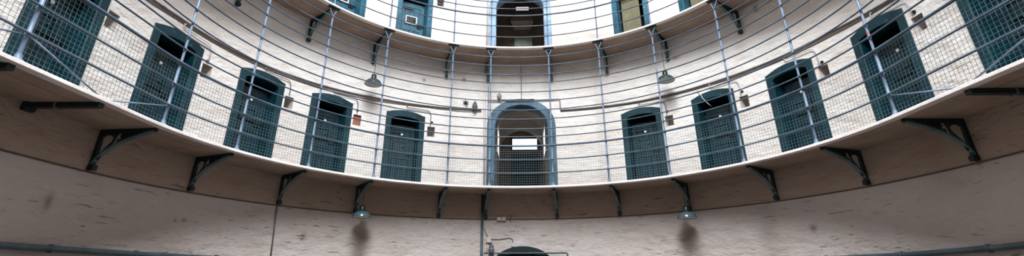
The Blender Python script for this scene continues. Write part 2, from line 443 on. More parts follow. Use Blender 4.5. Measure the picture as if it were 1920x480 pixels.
DL = {1: 'teal cell door behind the mesh at the far left end, left of the first square niche',
      2: 'teal cell door with deep black head, second from the left on the lower gallery',
      3: 'teal cell door third from the left, between the two left cell doors and the brick niche',
      4: 'teal cell door directly left of the square niche filled with brick',
      5: 'teal cell door first to the left of the lower central archway',
      7: 'teal cell door first to the right of the lower central archway',
      8: 'teal cell door with a loose white wire hanging over its top left corner',
      9: 'teal cell door third to the right of the lower central archway',
      10: 'teal cell door behind the post marked with red tape',
      11: 'teal cell door cut by the right edge of the picture beside the last niche'}
proto = make_door(M['teal'], M['teal_leaf'], False)
first = True
for k, s in DOORS.items():
    o = proto if first else copy_tree(proto); first = False
    o.name = 'door_%d' % k if k < 6 else 'door_%d' % (k - 1)
    o.location = pt(s, RW, ZF1); o.rotation_euler.z = rot(s)
    tag(o, DL[k], 'door', 'cell doors on the lower gallery', 'structure')
proto2 = make_door(M['teal_up'], M['teal_leaf_up'], True)
UL = {4: 'blue teal cell door on the upper gallery cut off above the left fork-topped post',
      5: 'blue teal cell door with white framed hatch on the upper gallery',
      }
first = True
for k in (4, 5):
    o = proto2 if first else copy_tree(proto2); first = False
    o.name = 'door_%d' % (7 + k)
    o.location = pt(UPDOORS[k], RW, ZF2); o.rotation_euler.z = rot(UPDOORS[k])
    tag(o, UL[k], 'door', 'cell doors on the upper gallery', 'structure')
def make_boarded():
    root = copy_tree(proto2)
    for ch in list(root.children):
        if ch.name.startswith('door_leaf'):
            for g in list(ch.children): bpy.data.objects.remove(g)
            bpy.data.objects.remove(ch)
    m = MB().box((-.06, .30, .95), (.56, .03, 1.9)); m.box((-.06, .28, .06), (.56, .02, .12)); m.box((-.06, .28, 1.84), (.56, .02, .12))
    b = m.build('board', M['khaki'], root); b['label'] = 'khaki boarding closing the doorway'; bevel(b, .005, 1)
    return root
ob = make_boarded(); ob.name = 'door_13'; ob.location = pt(UPDOORS[7], RW, ZF2); ob.rotation_euler.z = rot(UPDOORS[7])
tag(ob, 'upper cell doorway closed with khaki boarding, right of the upper central arch', 'door', 'boarded doorways on the upper gallery', 'structure')
oc = copy_tree(ob); oc.name = 'door_14'; oc.location = pt(UPDOORS[8], RW, ZF2); oc.rotation_euler.z = rot(UPDOORS[8])
tag(oc, 'upper cell doorway with khaki boarding showing only its foot at the top edge', 'door', 'boarded doorways on the upper gallery', 'structure')

# ------------------------------------------------------------------ central archways with the passages behind
def archway(idx, zf, label, mat):
    root = empty('door_%d' % idx, pt(ARCH, RW, zf), rot(ARCH)); tag(root, label, 'archway', 'central archways', 'structure')
    def loc(u, w, v):            # curved frame round the wall -> local coordinates
        p = pt(s_at(ARCH, u), RW + w, v) ; q = p - pt(ARCH, RW, 0)
        return Matrix.Rotation(-rot(ARCH), 3, 'Z') @ q
    def outline(A, n=28):
        pts = [(A[0], -.02 + (A[1] + .02) * i / 6) for i in range(6)]
        pts += [(A[0] * math.cos(PI * i / n), A[1] + A[2] * math.sin(PI * i / n)) for i in range(n + 1)]
        return pts + [(-A[0], -.02 + (A[1] + .02) * (5 - i) / 6) for i in range(6)]
    o_, i_ = outline(AO), outline(AI); k = len(o_)
    m = MB()
    vs = [loc(u, .1, v) for u, v in o_] + [loc(u, -.03, v) for u, v in o_] + [loc(u * .99, -.045, v) for u, v in o_] + \
         [loc(u * 1.03, -.045, v) for u, v in i_] + [loc(u, -.02, v) for u, v in i_] + [loc(u, .5, v) for u, v in i_]
    fs = [(a * k + i, a * k + i + 1, (a + 1) * k + i + 1, (a + 1) * k + i) for a in range(5) for i in range(k - 1)]
    m.add(vs, fs)
    sr = m.build('stone_surround', M[mat], root)
    return root
def flat(p): return p
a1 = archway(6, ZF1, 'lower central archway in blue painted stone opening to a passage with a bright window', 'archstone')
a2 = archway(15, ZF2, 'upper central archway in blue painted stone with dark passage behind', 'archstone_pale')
a1.name = 'door_16'
def tunnel(hw, spr, rise, w0, w1, n=16, splay=0):
    sec = [(hw, -.02), (hw, spr)] + [(hw * math.cos(PI * i / n), spr + rise * math.sin(PI * i / n)) for i in range(1, n)] + [(-hw, spr), (-hw, -.02)]
    k = len(sec); m = MB()
    vs = [(u, w0, v) for u, v in sec] + [(u, w1, v) for u, v in sec]
    fs = [(i, (i + 1) % k, k + (i + 1) % k, k + i) for i in range(k)] + [tuple(range(k, 2 * k))]
    # front collar so that no outside light leaks past the reveal
    vs += [(u + .3 * (1 if u > 0 else -1) if v <= spr else u * (1 + .3 / hw), w0, v if v <= spr else spr + (v - spr) * (1 + .3 / rise)) for u, v in sec]
    fs += [(i, i + 1, 2 * k + i + 1, 2 * k + i) for i in range(k - 1)]
    vs[2 * k:] = [(u * 1.35, w0, v) if v <= spr else (u * 1.35, w0, spr + (v - spr) * 1.35) for u, v in sec]
    fs = [f if max(f) < 2 * k else tuple(x if x < 2 * k else x for x in f) for f in fs]
    m.add(vs, fs)
    return m
def at_arch(o, zf): o.location = pt(ARCH, RW, zf); o.rotation_euler.z = rot(ARCH); return o
p1 = at_arch(tunnel(.80, 2.3, .8, .46, 4.3).build('wall_passage', M['plaster']), ZF1)
tag(p1, 'vaulted plaster passage behind the lower central archway', 'passage', None, 'structure')
p2 = at_arch(tunnel(.95, 3.0, .85, .46, 2.35).build('wall_passage_upper', M['plaster']), ZF2)
tag(p2, 'dark vaulted recess behind the upper central archway', 'passage', None, 'structure')
def window(idx, zf, c, hx, hz, axis, label, mat, bars=2, frame='cream'):
    """axis 'y': pane faces the hall; 'x+'/'x-': pane in a side wall"""
    root = at_arch(empty('window_%d' % idx), zf); tag(root, label, 'window', None, 'structure')
    ax = Matrix.Identity(3) if axis == 'y' else Matrix.Rotation(PI / 2, 3, 'Z')
    pn = MB().box(c, (2 * hx, .02, 2 * hz), ax).build('pane', mat, root)
    f = MB(); c = Vector(c)
    for dx, dz, a, b_ in ((0, hz, 2 * hx + .08, .05), (0, -hz, 2 * hx + .08, .05), (hx, 0, .05, 2 * hz), (-hx, 0, .05, 2 * hz)):
        f.box(c + ax @ Vector((dx, 0, dz)), (a, .06, b_), ax)
    for i in range(bars): f.box(c + ax @ Vector((-hx + 2 * hx * (i + 1) / (bars + 1), 0, 0)), (.02, .04, 2 * hz), ax)
    f.build('window_frame', M[frame], root)
    return root
window(1, ZF1, (.13, 4.26, 2.60), .5, .24, 'y', 'bright rectangular window at the end of the lower passage', M['day'], 0, 'dark')
window(2, ZF1, (-.78, 1.7, 1.95), .6, .45, 'x', 'daylit side window on the left of the lower passage', M['day'], 0)
window(3, ZF1, (.78, 1.7, 1.95), .6, .45, 'x', 'daylit side window on the right of the lower passage', M['day'], 0)
window(4, ZF2, (.1, 2.30, 3.40), .27, .11, 'y', 'small bright window high in the upper archway above a brick sill', M['day_dim'], 0, 'brick')
sp = at_arch(MB().add([(-.2, 2.33, 3.25), (.4, 2.33, 3.25), (.5, 1.85, 2.6), (-.35, 1.85, 2.6), (-.2, 2.33, 2.5), (.4, 2.33, 2.5)],
                      [(0, 1, 2, 3), (3, 2, 5, 4), (0, 3, 4), (1, 5, 2), (0, 4, 5, 1)]).build('window_sill', M['niche']), ZF2)  # pale limewash stands in for window light falling on the sill
tag(sp, 'sloping plaster sill under the small upper window', 'sill', None, 'structure')
pd = at_arch(MB().box((.12, 2.26, 1.07), (.66, .04, 2.14)).box((.12, 2.23, 1.05), (.54, .02, 1.95)).build('door_17', M['pale_panel']), ZF2)
tag(pd, 'pale green panel door at the back of the upper archway', 'door', None, 'structure')
d12 = at_arch(empty('door_12'), ZF1); tag(d12, 'dark teal double door under the bright window in the lower passage', 'door', None, 'structure')
dm = MB().box((.13, 4.24, 1.04), (.84, .05, 2.1)); 
for u in (-.07, .33):
    for v in (.45, 1.05, 1.65): dm.box((u, 4.20, v), (.28, .03, .46))
bevel(dm.build('door_leaf', M['teal'], d12), .008)
MB().box((.13, 4.22, 2.14), (.98, .09, .1)).box((-.33, 4.22, 1.05), (.08, .09, 2.1)).box((.59, 4.22, 1.05), (.08, .09, 2.1)).build('door_frame', M['iron'], d12)

# ground-floor arched door
gd = empty('door_18', pt(ARCH, RW, 0), rot(ARCH)); tag(gd, 'dark teal arched door whose rounded head shows at the bottom edge', 'door', None, 'structure')
def arcpoly(hw, spr, rise, n=20): return [(hw, 0)] + [(hw * math.cos(PI * i / n), spr + rise * math.sin(PI * i / n)) for i in range(n + 1)] + [(-hw, 0)]
g = MB(); o_, i_ = arcpoly(.8, 2.04, .47), arcpoly(.62, 2.0, .36); k = len(o_)
vs = [(u, .08, v) for u, v in o_] + [(u, -.075, v) for u, v in o_] + [(u, -.075, v) for u, v in i_] + [(u, .14, v) for u, v in i_]
g.add(vs, [(a * k + i, a * k + i + 1, (a + 1) * k + i + 1, (a + 1) * k + i) for a in range(3) for i in range(k - 1)])
bevel(g.build('surround', M['void'], gd), .01)
lf = MB().prism(arcpoly(.64, 2.0, .38), lambda p, q, w: (p, w, q), .10, .16)
for i in range(6): lf.box((-.52 + .208 * i, .085, 1.0), (.195, .03, 1.96))
lf.build('door_leaf', M['iron'], gd)

# ------------------------------------------------------------------ square niches and round holes in the wall
def make_niche(brick):
    m = MB(); a, b_ = NW / 2, NH / 2
    vs = [(x, y, z) for y in (-.004, ND) for x, z in ((-a, -b_), (a, -b_), (a, b_), (-a, b_))]
    # a thin rim turned back round the opening
    vs += [(x * 1.14, .03, z * 1.1) for x, z in ((-a, -b_), (a, -b_), (a, b_), (-a, b_))]
    m.add(vs, [(4, 5, 6, 7)] + [(i, (i + 1) % 4, 4 + (i + 1) % 4, 4 + i) for i in range(4)] + [(i, (i + 1) % 4, 8 + (i + 1) % 4, 8 + i) for i in range(4)])
    return m
nroot = empty('wall_niche'); make_niche(False).build('lining', M['niche'], nroot)
NL = {1: 'square wall niche at the upper left corner of the picture, beside the first cell door',
      2: 'square wall niche right of the black-headed second cell door on the left',
      3: 'square wall niche right of the third cell door from the left',
      4: 'square wall niche closed with red brick left of the centre',
      5: 'dark square wall niche between the centre-left cell door and the archway',
      7: 'square wall niche right of the first cell door past the archway',
      8: 'dark square wall niche right of the cell door with the loose wire',
      9: 'square wall niche right of the third cell door past the archway',
      10: 'square wall niche between the red-taped post and the far right door',
      11: 'square wall niche on the upper gallery beside the door with white framed hatch'}
first = True
for k in (1, 2, 3, 5, 7, 8, 9, 10, 11, 4):
    s = NICHES.get(k, -21.3); z = ZN if k != 11 else ZF2 + 1.78 + NH / 2
    o = nroot if first else copy_tree(nroot); first = False
    o.location = pt(s, RW, z); o.rotation_euler.z = rot(s)
    if k == 4:
        b_ = MB().box((.005, .06, -.01), (NW - .02, .05, NH - .04)).build('brick_infill', M['brick'], o); b_['label'] = 'red brick closing the niche'
    tag(o, NL[k], 'niche', 'square niches beside the cell doors', 'structure')
HOLES = {2: (-72.5, .7395), 4: (-39.8, .7495), 5: (-21.6, .7506), 7: (37.4, .7488), 8: (54.4, .7476), 9: (70.9, .741), 10: (87.9, .741)}
HL = {2: 'on the second cell door from the left', 4: 'over the red brick niche', 5: 'over the dark niche left of the archway',
      7: 'over the first niche right of the archway', 8: 'over the niche beside the wired door', 9: 'over the niche third right of the archway',
      10: 'over the niche nearest the right edge'}
HL[2] = 'over the niche second from the left'
hp = MB().lathe([(.018, .03), (.018, -.012), (.03, -.02), (.036, -.008), (.036, .02)], (0, 0, 0), 14, Matrix.Rotation(-PI / 2, 3, 'X'))
hp.lathe([(.001, 0), (.02, 0)], (0, -.002, 0), 14, Matrix.Rotation(-PI / 2, 3, 'X'))
hole0 = hp.build('pipe_stub', M['dark'])
first = True
for k, (s, h) in HOLES.items():
    o = hole0 if first else copy_tree(hole0); first = False
    o.location = pt(s, RW, H(h)); o.rotation_euler.z = rot(s)
    tag(o, 'small black round pipe stub ' + HL[k], 'pipe stub', 'round pipe stubs over the niches')

# ------------------------------------------------------------------ railings
RAILS = [.4667, .5303, .6429, .6833, .7324, .7796, .8275, .8761, .9256, .9698, 1.0208, 1.0695]
HAND = .5979
lower = empty('gallery_railing', (0, 0, ZF1))
tag(lower, 'blue grey railing of the lower gallery with wire mesh, bars rising to the upper gallery', 'railing')
def part(mb, name, mat, parent, zf):
    o = mb.build(name, mat, parent); o.location = (0, 0, -zf); return o
ss = srange(-150, 150, 2)
for h in RAILS:
    z = H(h); part(MB().tube([pt(s, S - .012, z) for s in ss], .0145, 8), 'rail', M['rail'], lower, ZF1)
hr = part(MB().tube([pt(s, S - .01, H(HAND)) for s in ss], .024, 10), 'handrail', M['rail'], lower, ZF1); hr['label'] = 'thicker handrail along the top of the wire mesh'
# posts: local frame x tangent, y outward, z up from the gallery floor
HR, UPH = H(HAND) - ZF1, ZF2 - LIP - ZF1
def make_post(full=True):
    m = MB()
    z1, z2 = H(RAILS[0]) - ZF1, H(RAILS[1]) - ZF1
    m.lathe([(.024, 0), (.024, z1 - .03), (.034, z1 - .02), (.034, z1 + .02), (.024, z1 + .03), (.024, z2 - .03), (.034, z2 - .02), (.034, z2 + .02), (.024, z2 + .03), (.024, HR)], (0, .022, 0), 12)
    r_ = empty('post')
    p = m.build('post', M['post']); bpy.data.objects.remove(r_)
    up = MB().tube([(0, .03, HR - .06), (0, .012, HR + .05), (0, .012, UPH - .24)], .021, 10)
    b = MB().lathe([(.062, 0), (.062, .012), (.05, .022), (.034, .035), (.034, .06), (.03, .075), (.03, .085)], (0, .022, 0), 14)
    b.build('base_flange', M['post'], p)
    c = MB().lathe([(.03, -.02), (.036, -.012), (.036, .012), (.03, .02)], (0, .022, HR), 14)
    for h in ():
        c.lathe([(.026, -.03), (.034, -.02), (.034, .02), (.026, .03)], (0, .02, H(h) - ZF1), 12)
    c.build('collar', M['rail'], p)
    for h in RAILS[2:]: up.box((0, .002, H(h) - ZF1), (.036, .05, .036))
    up.build('upper_bar', M['post'], p)
    f = MB()
    for sg in (-1, 1): f.tube([(0, .012, UPH - .26), (sg * .028, .014, UPH - .2), (sg * .085, .03, UPH - .055), (sg * .085, .03, UPH - .012)], .013, 8)
    f.build('fork', M['post'], p)
    MB().box((0, .02, UPH - .008), (.3, .1, .014)).box((0, .04, UPH - .035), (.09, .06, .045)).build('fixing_plate', M['iron'], p)
    return p
post0 = make_post(); first = True
for k, s in POSTS.items():
    o = post0 if first else copy_tree(post0); first = False
    o.parent = lower
    p = pt(s, S, 0); o.location = (p.x, p.y, 0); o.rotation_euler.z = rot(s)
    if k == 13:
        z = 5.33 - ZF1
        t = MB().lathe([(.0225, z - .012), (.0225, z + .012)], (0, .012, 0), 12).build('tape', M['red'], o); t['label'] = 'band of red tape'
def brace(s0, y1, side):
    zt = H(RAILS[0]) - .02
    a = pt(s0, S + .0, zt); x = math.copysign(S, side)
    part(MB().tube([a, Vector((x, y1 * S, ZF1 + .01))], .011, 8), 'brace', M['post'], lower, ZF1)
brace(POSTS[1], -.140, -1); brace(POSTS[1], -.53, -1); brace(POSTS[2], -.108, -1)
brace(POSTS[13], -.165, 1); brace(POSTS[14], -.21, 1)
# wire mesh, one panel per bay between two posts
keys = sorted(POSTS.values()); ends = [-121] + keys + [121]
for a, b_ in zip(ends, ends[1:]):
    m = MB(); L = abs(arclen(b_, S) - arclen(a, S)); nx = max(2, round(L / .062)); nz = 17
    rm = S + .035
    for j in range(nz + 1):
        z = ZF1 + .012 + (H(HAND) - ZF1 - .03) * j / nz
        m.tube([pt(s, rm, z) for s in srange(a + .2, b_ - .2, 2.5)], .0022, 4, False)
    for i in range(1, nx):
        s = a + (b_ - a) * i / nx
        m.tube([pt(s, rm + .004, ZF1 + .004), pt(s, rm + .004, H(HAND) - .01)], .0022, 4, False)
    part(m, 'mesh_panel', M['mesh'], lower, ZF1)
# upper railing
upper = empty('gallery_railing.001', (0, 0, ZF2))
tag(upper, 'thin blue grey railing of the upper gallery across the top edge', 'railing')
for h in (1.188, 1.2526, 1.3616, 1.4021):
    part(MB().tube([pt(s, S - .012, H(h)) for s in ss], .0135, 8), 'rail', M['rail'], upper, ZF2)
part(MB().tube([pt(s, S - .01, H(1.3182)) for s in ss], .022, 10), 'handrail', M['rail'], upper, ZF2)
def make_uppost():
    p = MB().lathe([(.019, 0), (.019, 1.75)], (0, .022, 0), 12).build('post', M['post'])
    MB().lathe([(.05, 0), (.05, .01), (.03, .03), (.026, .06)], (0, .022, 0), 14).build('base_flange', M['post'], p)
    return p
up0 = make_uppost(); first = True
for k in range(4, 12):
    o = up0 if first else copy_tree(up0); first = False
    o.parent = upper; p = pt(POSTS[k], S, 0); o.location = (p.x, p.y, 0); o.rotation_euler.z = rot(POSTS[k])

# ------------------------------------------------------------------ iron brackets: local x tangent, y outward (wall at RW), z from the soffit down
DEP = RW - S
def make_bracket():
    root = empty('gallery_bracket')          # origin at the wall, at soffit level
    hgt = ZF1 - LIP - .045 - H(.2825)
    tip = -(DEP - .09)
    bar = MB().prism([(0, 0), (tip, 0), (tip, -.05), (-.03, -.075), (0, -.075)], lambda p, q, w: (w, p, q), -.026, .026)
    bevel(bar.build('top_bar', M['iron'], root), .004)
    leg = MB().prism([(0, -.02), (0, -hgt), (-.07, -hgt), (-.055, -.02)], lambda p, q, w: (w, p, q), -.028, .028)
    bevel(leg.build('wall_leg', M['iron'], root), .004)
    ft = MB().box((0, -.05, -hgt - .005), (.085, .1, .08)); bevel(ft.build('foot_block', M['iron'], root), .008)
    # arc from the foot out to the tip
    def arc(t, off=0):
        p0, p1, p2, p3 = Vector((-.055, -hgt + .04)), Vector((-.10, -.36)), Vector((-.40, -.165)), Vector((tip + .02, -.06))
        q = p0 * (1 - t) ** 3 + p1 * 3 * t * (1 - t) ** 2 + p2 * 3 * t * t * (1 - t) + p3 * t ** 3
        return q
    n = 22; m = MB()
    pts = [arc(i / n) for i in range(n + 1)]
    vs = []
    for i in range(n + 1):
        tg = (pts[min(i + 1, n)] - pts[max(i - 1, 0)]).normalized(); nr = Vector((-tg.y, tg.x))
        if nr.y < 0: nr = -nr
        for w, o_ in ((-.034, 0), (.034, 0), (.034, .028), (-.034, .028)):
            q = pts[i] + nr * o_; vs.append((w, q.x, q.y))
    m.add(vs, [(i * 4 + k, i * 4 + (k + 1) % 4, i * 4 + 4 + (k + 1) % 4, i * 4 + 4 + k) for i in range(n) for k in range(4)] + [(0, 1, 2, 3), (4 * n + 3, 4 * n + 2, 4 * n + 1, 4 * n)])
    c = m.build('curved_brace', M['flange'], root); c['label'] = 'paler grey green curved edge of the bracket'
    # solid web over the outer half
    web = [(tip + .02, -.03)] + [tuple(arc(1 - i / 10 * .42)) for i in range(11)] + [(arc(.58).x + .015, -.03)]
    MB().prism(web, lambda p, q, w: (w, p, q), -.01, .01).build('web', M['iron'], root)
    # slanted strut closing the tear-shaped opening beside the wall
    st = MB(); path = [(0, -.30, -.04), (0, -.27, -.13), (0, -.255, -.2), (0, -.20, -.27), (0, -.13, -.36), (0, -.085, -.48)]
    st.tube(path, .02, 8)
    st.tube([(0, -.055, -.2), (0, -.06, -.12), (0, -.11, -.075), (0, -.19, -.072), (0, -.25, -.11)], .02, 8)
    st.build('tear_frame', M['iron'], root)
    sc = MB()
    for (cy, cz, r0, sg) in ((-.405, -.125, .052, 1), (-.345, -.19, .035, -1), (-.475, -.115, .035, -1)):
        sc.tube([(0, cy + sg * (r0 * (1 - a / 14)) * math.cos(a * .62), cz + (r0 * (1 - a / 14)) * math.sin(a * .62)) for a in range(12)], .0125, 6)
    sc.build('scroll', M['iron'], root)
    return root
BL = {2: 'ornate dark green bracket large at the far left below the first two cell doors',
      3: 'ornate dark green bracket between the second and third cell doors from the left',
      4: 'dark green bracket whose foot joins the thin conduit running down the wall',
      5: 'dark green bracket carrying the left lamp under the lower gallery',
      6: 'dark green bracket with knobbed foot between the lower archway and the door left of it',
      7: 'dark green bracket beside the vertical drainpipe below the archway',
      8: 'dark green bracket below the right jamb of the lower archway',
      9: 'dark green bracket with knobbed foot between the lower archway and the door right of it',
      10: 'dark green bracket carrying the right lamp under the lower gallery',
      11: 'dark green bracket next right of the right lower lamp bracket',
      12: 'ornate dark green bracket below the third and fourth doors right of the archway',
      13: 'ornate dark green bracket largest at the far right under the red-taped post'}
ULB = {3: 'upper gallery bracket cut by the top edge at the left of the picture',
       4: 'upper gallery bracket behind the left fork-topped post',
       5: 'upper gallery bracket carrying the left hanging lamp',
       6: 'upper gallery bracket just right of the door with white framed hatch',
       7: 'upper gallery bracket below the left jamb of the upper archway',
       8: 'upper gallery bracket below the right jamb of the upper archway',
       9: 'upper gallery bracket below the boarded doorway left jamb',
       10: 'upper gallery bracket carrying the right hanging lamp',
       11: 'upper gallery bracket highest on the right, below the cut off doorway'}
br0 = make_bracket(); first = True
for zf, LB, gname in ((ZF1, BL, 'brackets under the lower gallery'), (ZF2, ULB, 'brackets under the upper gallery')):
    for k, lab in LB.items():
        o = br0 if first else copy_tree(br0); first = False
        s = POSTS[k]; o.location = pt(s, RW - .002, zf - LIP + .004); o.rotation_euler.z = rot(s)
        tag(o, lab, 'bracket', gname)
# plain bearers under the straight runs
def make_bearer():
    m = MB().box((0, -.50, -.05), (.09, 1.0, .07)).box((0, -.04, -.07), (.14, .08, .12))
    root = empty('gallery_bearer'); bevel(m.build('beam', M['iron'], root), .006)
    MB().box((0, -.42, -.052), (.105, .03, .085)).build('strap', M['flange'], root)
    return root
be = make_bearer()
for i, (y, sd, rzz, lab) in enumerate(((-.122, -1, -PI, 'plain dark iron bearer under the gallery at the far left edge'), (-.185, 1, PI, 'plain dark iron bearer under the gallery at the far right edge'),
                                  (-.337, -1, 0, 'iron bearer end cut by the left edge beneath the leftmost post'))):
    o = be if i == 0 else copy_tree(be)
    o.location = (sd * (RW - .002), y * S, ZF1 - LIP + .02); o.rotation_euler.z = PI / 2 if sd < 0 else -PI / 2
    tag(o, lab, 'bearer', 'iron bearers under the gallery')

# ------------------------------------------------------------------ pendant lamps
def make_lamp(cord):
    root = empty('pendant_lamp')             # origin at the rim centre
    sh = MB().lathe([(.222, -.006), (.227, 0), (.222, .01), (.21, .045), (.178, .09), (.125, .125), (.058, .142), (.056, .136), (.12, .118), (.172, .084), (.203, .042), (.214, .008), (.222, -.006)], (0, 0, 0), 40)
    sh.build('lamp_shade', M['enamel'], root)
    inn = MB().lathe([(.213, .006), (.201, .04), (.17, .081), (.118, .114), (.05, .13), (.001, .131)], (0, 0, 0), 40).build('shade_lining', M['white'], root)
    inn['label'] = 'white enamel inside of the lamp shade'
    MB().lathe([(.072, .132), (.076, .15), (.066, .2), (.062, .265), (.02, .278), (.001, .28)], (0, 0, 0), 24).build('cap', M['cap'], root)
    MB().lathe([(.001, .02), (.022, .026), (.034, .05), (.03, .08), (.018, .105)], (0, 0, 0), 16).build('bulb', M['bulb'], root)
    MB().tube([(0, 0, .26), (0, 0, cord)], .006, 8).build('cord', M['iron'], root)
    return root
for i, (s, r, h, zs_, lab) in enumerate(((-37.4, 1.10, .2635, ZF1, 'green enamel lamp hanging below the lower gallery on the left'),
                                         (39.9, 1.10, .2510, ZF1, 'green enamel lamp hanging below the lower gallery on the right'),
                                         (-38.3, 1.10, .8740, ZF2, 'green enamel lamp hanging below the upper gallery on the left'),
                                         (39.5, 1.10, .8800, ZF2, 'green enamel lamp hanging below the upper gallery on the right'))):
    z = H(h) - .05; o = make_lamp(zs_ - LIP - .215 - z)
    o.name = 'pendant_lamp' if i == 0 else 'pendant_lamp.%03d' % i
    o.location = pt(s, r * S, z); tag(o, lab, 'lamp', 'pendant lamps on the brackets')

# ------------------------------------------------------------------ pipes, conduits and fittings on the walls
def wallpipe(name, pts, rad, mat, label, cat='pipe', off=.03, n=8, step=1.5, clips=True):
    """pts: (s, z) along the wall; runs between them follow the curve"""
    path = []
    for (s0, z0), (s1, z1) in zip(pts, pts[1:]):
        seg = srange(s0, s1, step) if abs(s1 - s0) > .2 else [s0, s1]
        for i, s in enumerate(seg[:-1] if True else seg):
            path.append(pt(s, RW - off, z0 + (z1 - z0) * i / (len(seg) - 1)))
    path.append(pt(pts[-1][0], RW - off, pts[-1][1]))
    root = empty(name, path[0]); tag(root, label, cat)
    m = MB().tube(path, rad, n); m.build('pipe', mat, root, path[0]).location = (0, 0, 0)
    if clips:
        acc = 0
        for i in range(1, len(path) - 1):
            acc += (path[i] - path[i - 1]).length
            if acc > 1.3:
                acc = 0
                d = (path[i + 1] - path[i - 1]).normalized()
                MB().tube([path[i] - d * .018, path[i] + d * .018], rad * 1.35, 8).build('pipe_clip', mat, root, path[0]).location = (0, 0, 0)
    return root
PL = [(-96, .838), (-88, .838), (-80, .8369), (-72.4, .828), (-63.4, .8205), (-49, .8222), (-33.8, .8317), (-23, .836), (-13.6, .8403), (-9.2, .8415)]
PR = [(11.3, .836), (31.3, .8283), (46.6, .8302), (61, .8300), (74, .8320), (86, .820), (96, .82)]
wallpipe('conduit', [(s, H(h)) for s, h in PL], .021, M['conduit'], 'dark conduit running along the wall above the left cell doors', 'conduit')
wallpipe('conduit.001', [(s, H(h)) for s, h in PR], .021, M['conduit'], 'dark conduit running along the wall above the right cell doors', 'conduit')
wallpipe('cable', [(s, H(h) - .055 - .02 * math.sin(s * .35)) for s, h in PL], .009, M['cable'], 'thin cable sagging just below the left wall conduit', 'cable', .012, 6, 1.5, False)
wallpipe('cable.001', [(s, H(h) - .055 - .02 * math.sin(s * .35)) for s, h in PR], .009, M['cable'], 'thin cable sagging just below the right wall conduit', 'cable', .012, 6, 1.5, False)
# small conduit drops from the main run to each niche
DN = {2: 'second', 3: 'third', 4: 'fourth', 5: 'fifth'}
for k in (2, 3, 4, 5, 7, 8, 9, 10):
    dc, ns = DOORS[k], NICHES[k]
    tbl = PL if dc < 0 else PR
    def hz(s):
        for (a, ha), (b_, hb) in zip(tbl, tbl[1:]):
            if a <= s <= b_: return ha + (hb - ha) * (s - a) / (b_ - a)
        return tbl[-1][1]
    s0, s1 = dc + .2, ns - .3
    z0, z1 = H(hz(s0)), H(hz(s1))
    zz = z1 - .13
    pts = [(s0, z0 - .034), (s0 - .35, z0 - .06), (s0 - .2, z0 - .115), (s0 + .4, z0 - .125), (s1 - .9, zz - .01), (s1 - .35, zz - .04), (s1, zz - .14), (s1, ZN + NH / 2 + .03)]
    lab = ('thin conduit drop to the niche right of the %s cell door from the left' % DN[k]) if k < 6 else \
        ('thin conduit drop to the niche %s past the archway' % {7: 'first', 8: 'second', 9: 'third', 10: 'fourth'}[k])
    wallpipe('conduit_drop', pts, .0105, M['palepipe'] if k in (8, 9, 10, 2) else M['conduit'], lab, 'conduit', .036, 6, 1.5, False)['group'] = 'conduit drops beside the cell doors'
# service line along the bracket feet
wallpipe('cable.002', [(-104, H(.279)), (-1.3, H(.279))], .012, M['cable'],
         'thin dark cable along the bracket feet, left half of the wall', 'cable', .014, 6, 1.5, False)
wallpipe('cable.003', [(-1.2, H(.279)), (104, H(.279))], .012, M['cable'],
         'thin dark cable along the bracket feet, right half of the wall', 'cable', .014, 6, 1.5, False)
cl = MB()
for ds in (-.55, .55):
    c0 = pt(-3.9 + ds, RW - .06, 3.22); cl.box(c0, (.118, .06, .1), Matrix.Rotation(rot(-3.9 + ds), 3, 'Z'))
o = cl.build('junction_box', M['cream'], None, pt(-3.9, RW, 3.23)); bevel(o, .012); tag(o, 'double cream junction box on the cable beside the archway bracket', 'junction box')
ck = MB().tube([pt(-1.7, RW - .03, 3.32), pt(-1.55, RW - .05, 3.27), pt(-1.9, RW - .05, 3.21), pt(-1.6, RW - .045, 3.15)], .008, 6)
tag(ck.build('wall_hook', M['cable'], None, pt(-1.7, RW, 3.2)), 'bent wire hook on the wall right of the double junction box', 'hook')
# vertical pipes left of the arch
wallpipe('drainpipe', [(-8.45, H(.395)), (-8.45, .02)], .036, M['pipe'], 'blue grey vertical pipe from the lower gallery to the ground', 'pipe', .07, 12)
wallpipe('drainpipe.001', [(-8.5, ZF2 - LIP), (-8.1, ZF1 + .01)], .03, M['palepipe'], 'pale vertical pipe left of the lower archway', 'pipe', .045, 10)
wallpipe('cable.004', [(-7.5, 7.15), (-7.3, ZF1 + .01)], .010, M['conduit'], 'thin vertical cable beside the pale pipe left of the lower archway', 'cable', .06, 6, 1.5, False)
wallpipe('drainpipe.002', [(-8.1, TOP - 1.0), (-8.1, ZF2 + .01)], .022, M['palepipe'], 'thin pale vertical pipe left of the upper archway', 'pipe', .035, 10)
# bar over the arch and its drop to the right
wallpipe('conduit.002', [(-7.6, 6.672), (-4.0, 6.672)], .018, M['conduit'], 'short conduit left of the lower arch head', 'conduit', .06, 8)
wallpipe('conduit.003', [(-4.0, 6.672), (4.6, 6.685)], .024, M['dark'], 'dark bar fixed across the head of the lower archway', 'conduit', .085, 8)
wallpipe('conduit.004', [(4.6, 6.685), (11.1, 6.68), (11.3, 6.64), (11.3, 6.36)], .014, M['conduit'], 'thin conduit from the lower arch head turning down at the right', 'conduit', .05, 8)
# hanging chain from the upper gallery to the arch head
hc = MB(); zc = ZF2 - LIP; i = 0
while zc > 6.74:
    ax = Matrix.Rotation(PI / 2 * (i % 2), 3, 'Z'); c = pt(1.25, RW - .05, zc)
    hc.tube([c + ax @ Vector((.011 * math.cos(a), 0, .032 * math.sin(a))) for a in [2 * PI * k / 8 for k in range(9)]], .0045, 5, False)
    zc -= .052; i += 1
tag(hc.build('chain', M['cable'], None, pt(1.25, RW, 6.74)), 'thin dark chain hanging from the upper gallery to the arch head', 'chain')
